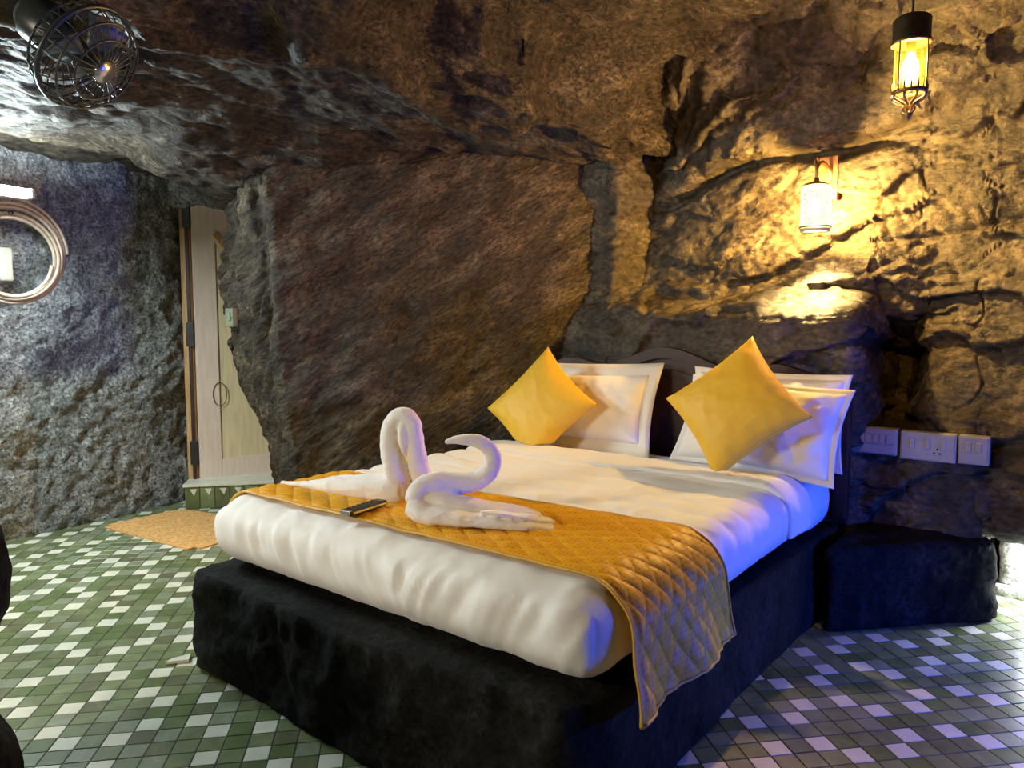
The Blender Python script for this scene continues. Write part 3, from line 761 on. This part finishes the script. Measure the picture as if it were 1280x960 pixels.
# ---- headboard
hb = empty('headboard', W(0, 2.205, 0.0), -TH); tag(hb, 'dark carved wooden headboard with a scalloped top behind the pillows', 'headboard')
def hb_top(x):
    ax = abs(x); return 1.10 + 0.14 * math.exp(-(x / 0.30) ** 2) + 0.065 * math.exp(-((ax - 0.62) / 0.17) ** 2) - 0.05 * sstep(ax, 0.8, 0.97)
def board(name, x0, x1, zf0, zf1, y0, y1, mat, parent, n=60):
    xs_ = np.linspace(x0, x1, n); V = []; Fq = []
    for x in xs_: V += [(x, y0, zf0(x)), (x, y0, zf1(x)), (x, y1, zf1(x)), (x, y1, zf0(x))]
    for k in range(n - 1):
        a = 4 * k; b = a + 4
        for q in range(4): Fq.append((a + q, b + q, b + (q + 1) % 4, a + (q + 1) % 4))
    Fq += [(0, 1, 2, 3), (4 * n - 1, 4 * n - 2, 4 * n - 3, 4 * n - 4)]
    return pydata(name, V, Fq, mat, parent, False)
board('back_panel', -0.90, 0.90, lambda x: 0.43, lambda x: hb_top(x) - 0.05, 0.0, 0.025, 'dark_wood', hb)
board('top_rail', -0.94, 0.94, lambda x: hb_top(x) - 0.06, lambda x: hb_top(x), -0.02, 0.035, 'dark_wood', hb)
for s in (-1, 1):
    box('post', s * 0.94 - 0.035, s * 0.94 + 0.035, -0.02, 0.045, 0.42, 1.07, 'dark_wood', hb, 0.006)
board('raised_moulding', -0.70, 0.70, lambda x: hb_top(x) - 0.15, lambda x: hb_top(x) - 0.12, -0.012, 0.0, 'dark_wood', hb)

# ---- pillows and cushions
def pillow_nets(w_, h_, t_, n=46, pinch=0.07, seed=0.0, sag=0.0, wr=0.006, grad=2.6):
    u = np.linspace(-1, 1, n); U, V_ = np.meshgrid(u, u, indexing='ij'); out = []
    X = w_ / 2 * U * (1 - pinch * (1 - V_ ** 2)); Yv = h_ / 2 * V_ * (1 - pinch * (1 - U ** 2))
    T = t_ / 2 * (np.clip(1 - np.abs(U) ** grad, 0, 1) * np.clip(1 - np.abs(V_) ** grad, 0, 1)) ** 0.55
    Pn = np.stack([X.ravel(), Yv.ravel(), np.full(X.size, seed)], 1)
    wob = (wr * ridged(Pn, 6.0, 3) + wr * 0.7 * fbm(Pn, 16.0, 2)).reshape(X.shape) * np.clip(T / (t_ / 4), 0, 1)
    sg = sag * (1 - U ** 2) * (V_ < 2)
    for s in (1, -1):
        out.append(np.stack([X, Yv - sg * 0.4, s * (T + wob)], -1))
    UV = np.stack([(U + 1) / 2 * w_, (V_ + 1) / 2 * h_], -1)
    return out, UV
def pillow(name, w_, h_, t_, mat, M, flange=0.0, rest=0.0, **kw):
    (A, B), UV = pillow_nets(w_, h_, t_, **kw)
    a = grid_mesh('a', A, mat, uv=UV); b = grid_mesh('b', B, mat, uv=UV, flip=True)
    bm = bmesh.new(); bm.from_mesh(a.data); bm.from_mesh(b.data); bmesh.ops.remove_doubles(bm, verts=bm.verts, dist=1e-4)
    bpy.data.objects.remove(a); bpy.data.objects.remove(b)
    for f in bm.faces: f.smooth = True
    me = bpy.data.meshes.new(name); bm.to_mesh(me); bm.free()
    o = link(name, me, mat)
    Mi = M.inverted()
    for v in me.vertices:                                        # the weight flattens the lower edge on the bed
        p = M @ v.co
        if p.z < rest: p.z = rest - 0.12 * (rest - p.z); v.co = Mi @ p
    o.matrix_world = M
    if flange:
        n = 40; ring = []; pinch = kw.get('pinch', 0.07)
        def per(k, e):
            t = np.linspace(-1, 1, n); L = []
            for q in range(4):
                for s in t[:-1]:
                    u, v = [(s, -1), (1, s), (-s, 1), (-1, -s)][q]
                    x = w_ / 2 * u * (1 - pinch * (1 - v * v)); y = h_ / 2 * v * (1 - pinch * (1 - u * u))
                    L.append((x + e * u, y + e * v, 0.004 * math.sin(9 * (x + y)) * (e / flange)))
            return L
        for e in (-0.012, flange * 0.5, flange): ring.append(per(0, e))
        P = np.array(ring)
        P2 = np.concatenate([P + [0, 0, 0.003], P[::-1] - [0, 0, 0.003]], 0); P2 = np.concatenate([P2, P2[:1]], 0)
        f = grid_mesh('flange', P2, 'satin_flange' if flange > 0.05 else 'white_sheet', o, closed=True)
    return o
def lean(x, y, z, rz, tilt, roll=0.0, ry=0.0):
    """bed frame position; tilt back from vertical; roll in the pillow's plane"""
    return Matrix.Translation(W(x, y, z)) @ Matrix.Rotation(-TH + rz, 4, 'Z') @ Matrix.Rotation(R(90) - tilt, 4, 'X') @ Matrix.Rotation(roll, 4, 'Z')
o = pillow('pillow', 0.74, 0.40, 0.17, 'white_sheet', lean(-0.40, 2.02, 0.895, 0, R(20), R(1.5)), 0.07, seed=1.0)
tag(o, 'white pillow with a wide satin flange, alone on its side of the bed', 'pillow', 'white bed pillows')
o = pillow('pillow', 0.74, 0.42, 0.16, 'white_sheet', lean(0.60, 2.08, 0.91, 0, R(10), R(-1)), 0.025, seed=4.0)
tag(o, 'white pillow sandwiched between the headboard and another white pillow', 'pillow', 'white bed pillows')
o = pillow('pillow', 0.74, 0.42, 0.17, 'white_sheet', lean(0.64, 1.88, 0.885, 0, R(26), R(-3)), 0.025, seed=7.0, wr=0.011)
tag(o, 'creased white pillow in front of a second pillow, glowing blue at its free end', 'pillow', 'white bed pillows')
o = pillow('cushion', 0.52, 0.51, 0.16, 'gold_brocade', lean(-0.575, 1.79, 0.905, R(4), R(22), R(50)), 0, 0.715, seed=2.0, pinch=0.10, wr=0.004)
tag(o, 'gold brocade cushion propped against the single flanged pillow', 'cushion', 'gold cushions')
o = pillow('cushion', 0.50, 0.50, 0.16, 'gold_brocade', lean(0.605, 1.67, 0.995, R(-2), R(24), R(42)), 0, 0.725, seed=5.0, pinch=0.10, wr=0.005)
tag(o, 'large gold brocade cushion propped against the two stacked white pillows', 'cushion', 'gold cushions')

# ---- towel swans (each is one rolled towel); depths follow from where each rests on the runner
def nets(lst): return [grid_mesh('n', tube_cap(P), 'towel_terry', closed=True) for P in lst]
def pth(seq): return [tuple(at(*q)) for q in seq]
lst = [
 sweep_pts(pth([(352, 603, 3.06), (385, 606, 2.99), (420, 607, 2.92), (455, 609, 2.85), (490, 611, 2.79), (505, 611, 2.77)]), [0.010, 0.022, 0.046, 0.056, 0.060, 0.050], 50, 22, flat=[0.6, 0.7, 0.85, 0.95, 1, 1]),
 sweep_pts(pth([(395, 602, 3.03), (430, 600, 2.97), (465, 604, 2.90)]), [0.006, 0.03, 0.03], 24, 16, flat=[0.4, .6, .6]),
 sweep_pts(pth([(500, 618, 2.79), (496, 590, 2.78), (490, 560, 2.78), (489, 540, 2.78), (496, 524, 2.77), (508, 521, 2.755), (516, 532, 2.745), (519, 555, 2.745), (524, 585, 2.755), (530, 604, 2.77)]), [0.052, 0.050, 0.044, 0.040, 0.036, 0.034, 0.033, 0.034, 0.038, 0.040], 90, 22, groove=(0.0, 0.15)),
 sweep_pts(pth([(504, 530, 2.74), (505, 548, 2.73), (506, 566, 2.735)]), [0.020, 0.024, 0.010], 24, 14),
]
o = merge(nets(lst), 'towel_swan', 'towel_terry', 0.005, 2, crease=0.003)
tag(o, 'white towel rolled into a swan with its head tucked down on its neck', 'towel', 'towel swans')
lst = [
 sweep_pts(pth([(519, 630, 2.50), (527, 614, 2.53), (545, 606, 2.55), (570, 605, 2.56), (597, 600, 2.56), (613, 586, 2.55), (615, 567, 2.55), (601, 553, 2.55), (580, 549, 2.55), (557, 552, 2.56)]), [0.040, 0.046, 0.046, 0.040, 0.034, 0.032, 0.030, 0.026, 0.018, 0.007], 90, 22, groove=(math.pi, 0.2)),
 sweep_pts(pth([(516, 632, 2.50), (535, 641, 2.47), (565, 645, 2.45), (610, 648, 2.44), (655, 651, 2.43), (686, 655, 2.43)]), [0.042, 0.06, 0.075, 0.085, 0.085, 0.06], 60, 26, flat=[0.95, 0.6, 0.36, 0.26, 0.2, 0.13]),
 sweep_pts(pth([(527, 626, 2.52), (560, 627, 2.50), (600, 633, 2.49), (640, 638, 2.48), (676, 643, 2.48)]), [0.04, 0.052, 0.056, 0.056, 0.03], 50, 22, flat=[0.8, 0.55, 0.36, 0.28, 0.2]),
 sweep_pts(pth([(588, 655, 2.42), (625, 656, 2.405), (660, 658, 2.40), (692, 659, 2.41)]), [0.03, 0.042, 0.046, 0.040], 30, 20, flat=[0.4, 0.24, 0.2, 0.2]),
 sweep_pts(pth([(600, 640, 2.40), (630, 643, 2.405), (662, 647, 2.42), (690, 651, 2.45)]), [0.012, 0.030, 0.036, 0.030], 30, 20, flat=[0.4, 0.22, 0.18, 0.2]),
]
o = merge(nets(lst), 'towel_swan', 'towel_terry', 0.0045, 1, crease=0.0032)
tag(o, 'white towel rolled into a swan with a curled S-shaped neck and folded tail', 'towel', 'towel swans')
# ---- remote control
rm = empty('remote_control', W(-0.165, 0.145, 0.706), -TH + R(8)); tag(rm, 'black remote control with a silver rim lying on the gold runner', 'remote control')
box('body', -0.026, 0.026, -0.10, 0.10, 0.0, 0.02, 'black_plastic', rm, 0.006)
box('rim', 0.0255, 0.0285, -0.085, 0.09, 0.006, 0.014, 'silver', rm, 0.001)
box('end_cap', -0.022, 0.022, -0.103, -0.085, 0.004, 0.0215, 'silver', rm, 0.003)
for r in range(6):
    for c in range(3):
        box('button', -0.019 + c * 0.0145, -0.010 + c * 0.0145, -0.07 + r * 0.025, -0.056 + r * 0.025, 0.0195, 0.0225, 'grey_plastic', rm, 0.001)

# ================================================================== LAMPS
# ---- pendant lantern
pd = empty('pendant_lantern', tuple(at(1138, 85, 2.45))); tag(pd, 'amber glass pendant lantern with a pierced cap hanging on a cord', 'pendant lamp')
lathe('cord', [(0.0, 0.75), (0.004, 0.75), (0.004, 0.17), (0.0, 0.17)], 'bronze_dark', pd, 8)
lathe('cap', [(0.0, 0.175), (0.012, 0.172), (0.014, 0.162), (0.048, 0.158), (0.056, 0.150), (0.056, 0.085), (0.060, 0.082), (0.060, 0.074), (0.052, 0.072), (0.0, 0.080)], 'bronze_dark', pd, 36)
lathe('glass', [(0.047, 0.078), (0.047, -0.075)], 'amber_glass', pd, 36)
lathe('base_ring', [(0.040, -0.070), (0.052, -0.070), (0.052, -0.084), (0.040, -0.084), (0.040, -0.070)], 'antique_brass', pd, 36)
for k in range(16):
    a = k * math.pi / 8
    tube('picket', [(0.050 * math.cos(a), 0.050 * math.sin(a), -0.075), (0.051 * math.cos(a), 0.051 * math.sin(a), -0.060), (0.050 * math.cos(a), 0.050 * math.sin(a), -0.045)], [0.0035, 0.004, 0.001], 'antique_brass', pd, 6, 6)
for k in range(4):
    a = k * math.pi / 2 + 0.5
    tube('corner_rod', [(0.056 * math.cos(a), 0.056 * math.sin(a), -0.075), (0.057 * math.cos(a), 0.057 * math.sin(a), 0.0), (0.056 * math.cos(a), 0.056 * math.sin(a), 0.08)], 0.003, 'antique_brass', pd, 6, 6)
for k in range(8):
    a = k * math.pi / 4
    tube('scroll', [((0.046 - 0.044 * q + 0.010 * math.sin(q * 9)) * math.cos(a), (0.046 - 0.044 * q + 0.010 * math.sin(q * 9)) * math.sin(a), -0.084 - 0.058 * q) for q in np.linspace(0, 1, 8)], [0.004, 0.0045, 0.003], 'antique_brass', pd, 20, 6)
lathe('finial', [(0.0, -0.135), (0.010, -0.138), (0.013, -0.146), (0.008, -0.155), (0.004, -0.160), (0.0, -0.168)], 'antique_brass', pd, 16)
lathe('socket', [(0.0, 0.078), (0.014, 0.076), (0.014, 0.045), (0.0, 0.044)], 'antique_brass', pd, 16)
bl = lathe('bulb', [(0.0, 0.046), (0.010, 0.044), (0.013, 0.034), (0.022, 0.016), (0.025, 0.0), (0.021, -0.018), (0.012, -0.036), (0.0, -0.045)], 'bulb_glow', pd, 20)

# ---- wall sconce
SC = W(0.715, 2.44, 1.975)
so = empty('wall_sconce', SC, -TH); tag(so, 'glowing mosaic cylinder wall lamp on a carved wooden bracket above the rock shelf', 'wall lamp')
lathe('shade', [(0.062, 0.11), (0.074, 0.10), (0.076, -0.10), (0.074, -0.104)], 'mosaic_shade', so, 40)
lathe('shade_rim', [(0.070, -0.098), (0.080, -0.100), (0.080, -0.108), (0.070, -0.108), (0.070, -0.098)], 'bronze_dark', so, 40)
lathe('bottom_ring', [(0.060, -0.108), (0.073, -0.110), (0.072, -0.126), (0.060, -0.126), (0.060, -0.108)], 'pale_plastic', so, 40)
lathe('top_cap', [(0.0, 0.150), (0.010, 0.150), (0.014, 0.132), (0.045, 0.122), (0.072, 0.106), (0.060, 0.104), (0.0, 0.12)], 'antique_brass', so, 32)
tube('arm', [(0, 0, 0.145), (0.0, 0.0, 0.20), (0.008, 0.05, 0.235), (0.02, 0.12, 0.22), (0.03, 0.17, 0.17)], [0.008, 0.008, 0.009, 0.010, 0.010], 'antique_brass', so, 30, 10)
tube('scroll', [(0.0, 0.03, 0.235), (0.0, -0.02, 0.25), (0.0, -0.045, 0.225), (0.0, -0.03, 0.205), (0, -0.012, 0.215)], [0.006, 0.005, 0.004], 'antique_brass', so, 24, 8)
bp = box('back_plate', -0.035, 0.055, 0.155, 0.20, 0.06, 0.285, 'sconce_wood', so, 0.008)
box('plate_edge', 0.048, 0.062, 0.145, 0.20, 0.05, 0.28, 'copper_pink', so, 0.003)
lathe('bulb', [(0.0, 0.045), (0.012, 0.04), (0.026, 0.0), (0.018, -0.03), (0.0, -0.042)], 'sconce_glow', so, 16)

# ---- tube light on the left wall
ta, tb = Vector((-2.70, 4.20, 2.10)), Vector((-3.15, 3.15, 2.10))
tl = empty('tube_light', ta, math.atan2(tb.y - ta.y, tb.x - ta.x)); tag(tl, 'glowing white LED tube on the rough stone wall under the ceiling', 'tube light')
LT = (tb - ta).length
P = sweep_pts([(0.02, 0, 0), (LT / 2, 0, 0), (LT - 0.02, 0, 0)], [0.022, 0.022], 12, 18)
grid_mesh('diffuser', tube_cap(P), 'tube_glow', tl, closed=True)
box('housing', 0.0, LT, -0.062, -0.024, -0.03, 0.03, 'tube_housing', tl, 0.004)
for x in (0.0, LT - 0.02): box('end_cap', x, x + 0.02, -0.03, 0.028, -0.028, 0.028, 'tube_housing', tl, 0.004)
for x in (0.2, LT - 0.2): tube('hanger_rod', [(x, -0.043, 0.03), (x, -0.043, 0.16), (x, -0.043, 0.30)], 0.006, 'tube_housing', tl, 6, 8)

# ---- coil of hose on the left wall
hc = at(14, 313, 4.36)
co = empty('hose_coil', hc, math.atan2(4.42 - 5.0, -3.2 + 2.82) + math.pi); tag(co, 'beige hose wound in a round coil hanging on the left stone wall', 'hose')
pts = []
for k in range(5 * 48):
    t = k / 48 * 2 * math.pi; lap = k / 48
    r = 0.312 - 0.020 * lap + 0.004 * math.sin(t * 0.5); sh = 0.030 * lap / 5
    pts.append((r * math.cos(t), 0.006 * math.sin(t * 1.3) - 0.004 * lap, r * math.sin(t) - sh * 1.6))
tube('hose', pts, [0.011, 0.011], 'hose_beige', co, 420, 8)
tube('peg', [(0, -0.03, 0.215), (0, 0.06, 0.22), (0, 0.12, 0.22)], 0.012, 'hinge_iron', co, 8, 8)
jb = box('junction_box', -0.07, 0.0, -0.05, 0.12, -0.12, 0.08, 'pale_plastic', None, 0.012); jb.location = at(12, 327, 4.46); jb.rotation_euler = co.rotation_euler
tag(jb, 'pale plastic junction box on the wall inside the hose coil', 'junction box')

# ---- fan under the low ceiling slab
FC = at(108, 72, 2.35)
fn = empty('wall_fan', FC); tag(fn, 'dark wire-caged fan hung below the rock ceiling', 'fan')
axis = Vector((0.76, -0.10, -0.60)).normalized()
fn.rotation_euler = axis.to_track_quat('Z', 'Y').to_euler()
def ring(name, r, z, rad, par, n=40):
    P = sweep_pts([(r * math.cos(t), r * math.sin(t), z) for t in np.arange(n) * 2 * math.pi / n], [rad, rad], n, 6, closed=True)
    return grid_mesh(name, np.concatenate([P, P[:1]], 0), 'fan_grey', par, closed=True)
ring('outer_ring', 0.165, 0.0, 0.009, fn); ring('guard_ring', 0.145, 0.05, 0.004, fn); ring('guard_ring', 0.10, 0.068, 0.004, fn); ring('guard_ring', 0.145, -0.06, 0.004, fn)
for k in range(28):
    a = k * 2 * math.pi / 28; c, s = math.cos(a), math.sin(a)
    tube('guard_wire', [(0.035 * c, 0.035 * s, 0.076), (0.10 * c, 0.10 * s, 0.069), (0.148 * c, 0.148 * s, 0.048), (0.165 * c, 0.165 * s, 0.0), (0.148 * c, 0.148 * s, -0.06), (0.07 * c, 0.07 * s, -0.085)], 0.0022, 'fan_grey', fn, 22, 5)
lathe('badge', [(0.0, 0.084), (0.036, 0.080), (0.038, 0.070), (0.0, 0.070)], 'silver', fn, 24)
for k in range(4):
    a0 = k * math.pi / 2; G = np.zeros((10, 8, 3))
    for i, r in enumerate(np.linspace(0.03, 0.138, 10)):
        for j, q in enumerate(np.linspace(-1, 1, 8)):
            wd = 0.62 * (0.55 + 0.45 * i / 9); a = a0 + q * wd * 0.75
            G[i, j] = (r * math.cos(a), r * math.sin(a), 0.010 - 0.028 * q)
    b = grid_mesh('blade', G, 'fan_blade', fn); md = b.modifiers.new('t', 'SOLIDIFY'); md.thickness = 0.003
lathe('motor', [(0.0, 0.045), (0.036, 0.04), (0.036, -0.05), (0.07, -0.075), (0.075, -0.20), (0.055, -0.235), (0.0, -0.24)], 'fan_grey', fn, 28)
inv = fn.rotation_euler.to_matrix().inverted()
up_ = inv @ Vector((0, 0, 1))
m0 = Vector((0, 0, -0.16)); m1 = m0 + up_ * 0.22
tube('mount_arm', [tuple(m0), tuple((m0 + m1) / 2), tuple(m1)], 0.016, 'fan_grey', fn, 8, 10)
b0 = inv @ Vector((-0.26, -0.02, 0.10)); b1 = inv @ Vector((-0.12, 0.06, 0.085))
tube('chrome_bar', [tuple(b0), tuple((b0 + b1) / 2), tuple(b1)], 0.008, 'silver', fn, 8, 8)

# ---- electrical plates
def plate(name, x0, x1, y, z0, z1, n, label, rot=0.0, mat='switch_white', sockets=0):
    e = empty(name, W((x0 + x1) / 2, y, z0), -TH + rot); tag(e, label, 'switch'); hw = (x1 - x0) / 2; h = z1 - z0
    box('back_box', -hw, hw, 0.0, 0.06, 0.0, h, mat, e, 0.004)
    box('face_plate', -hw + 0.006, hw - 0.006, -0.006, 0.0, 0.006, h - 0.006, mat, e, 0.003)
    for k in range(n):
        x = -hw + 0.02 + (2 * hw - 0.04) * (k + 0.5) / n
        box('rocker', x - 0.011, x + 0.011, -0.013, -0.006, h * 0.42, h * 0.78, mat, e, 0.003)
    for k in range(sockets):
        x = hw * 0.35 + k * 0.03
        for dx, dz in ((-0.012, 0), (0.012, 0), (0, 0.02)):
            box('socket_hole', x + dx - 0.004, x + dx + 0.004, -0.0075, -0.0055, h * 0.3 + dz - 0.004, h * 0.3 + dz + 0.004, 'black_plastic', e)
    return e
plate('switch_plate', 0.935, 1.160, 2.335, 0.735, 0.865, 6, 'wide switch plate on the dark rock next to the pillows, six rockers')
plate('switch_plate', 1.172, 1.405, 2.345, 0.725, 0.860, 3, 'switch plate with rockers and a socket in the middle of the row on the rock', sockets=1)
plate('switch_plate', 1.412, 1.535, 2.350, 0.728, 0.860, 2, 'narrow switch plate ending the row on the rock towards the alcove')
sp = empty('wall_socket', tuple(at(290, 397, 4.42)), R(-38)); tag(sp, 'small olive socket plate on the lit edge of the dark boulder', 'socket')
box('plate', -0.042, 0.042, -0.02, 0.012, -0.055, 0.055, 'switch_green', sp, 0.005)
box('rocker', -0.015, 0.018, -0.026, -0.02, -0.02, 0.03, 'switch_green', sp, 0.003)
for x in (-0.028, 0.03): box('screw', x - 0.003, x + 0.003, -0.022, -0.02, -0.003, 0.003, 'hinge_iron', sp)

# ---- dark rock stump at the left edge of the tiled floor
O = np.array([(1.0 * math.cos(t), 1.0 * math.sin(t)) for t in np.linspace(0, 2 * math.pi, 14, endpoint=False)]) * [0.34, 0.40]
def stump_disp(P):
    return 0.035 * fbm(P, 2.5, 3, off=2) + 0.035 * np.sin(P[:, 2] * 9.0 + 0.6) + 0.008 * ridged(P, 8.0, 2)
st = slab('rock_stump', O, 0.0, 0.84, 0.02, stump_disp, 'rock_black'); st.location = (-1.665, 1.70, 0)
tag(st, 'waist-high black rounded rock standing on the green tiles', 'rock')

# ---- pale block and slab, added to give the lit alcove its cream surface
O = np.array([(1.56, 2.86), (2.10, 2.80), (2.12, 3.00), (1.56, 3.02)])
def pale_disp(P): return 0.012 * fbm(P, 4.0, 3) + 0.004 * ridged(P, 14.0, 2)
pb = slab('added_pale_block', O, 0.05, 0.27, 0.02, pale_disp, 'rock_pale'); place_bed(pb, 0, 0, 0)
O = np.array([(1.54, 2.80), (2.12, 2.74), (2.14, 3.01), (1.54, 3.03)])
b2 = slab('added_base_slab', O, 0.0, 0.045, 0.02, pale_disp, 'rock_pale'); place_bed(b2, 0, 0, 0)
tag(pb, 'added pale block that gives the bright floor-level alcove its cream surface', 'stone'); tag(b2, 'added thin pale slab under the pale block in the alcove', 'stone slab')

# ---- chipped cream tile corner lying against the platform
bt = pydata('broken_tile', [(0, 0, 0), (0.085, 0.02, 0), (0.07, 0.075, 0), (0.012, 0.03, 0), (0, 0, 0.012), (0.085, 0.02, 0.012), (0.07, 0.075, 0.012), (0.012, 0.03, 0.012)],
            [(3, 2, 1, 0), (4, 5, 6, 7), (0, 1, 5, 4), (1, 2, 6, 5), (2, 3, 7, 6), (3, 0, 4, 7)], 'tile_cream', None, False)
bt.location = (-1.40, 2.86, 0.002); tag(bt, 'broken cream tile corner lying against the foot of the black rock platform', 'tile piece')
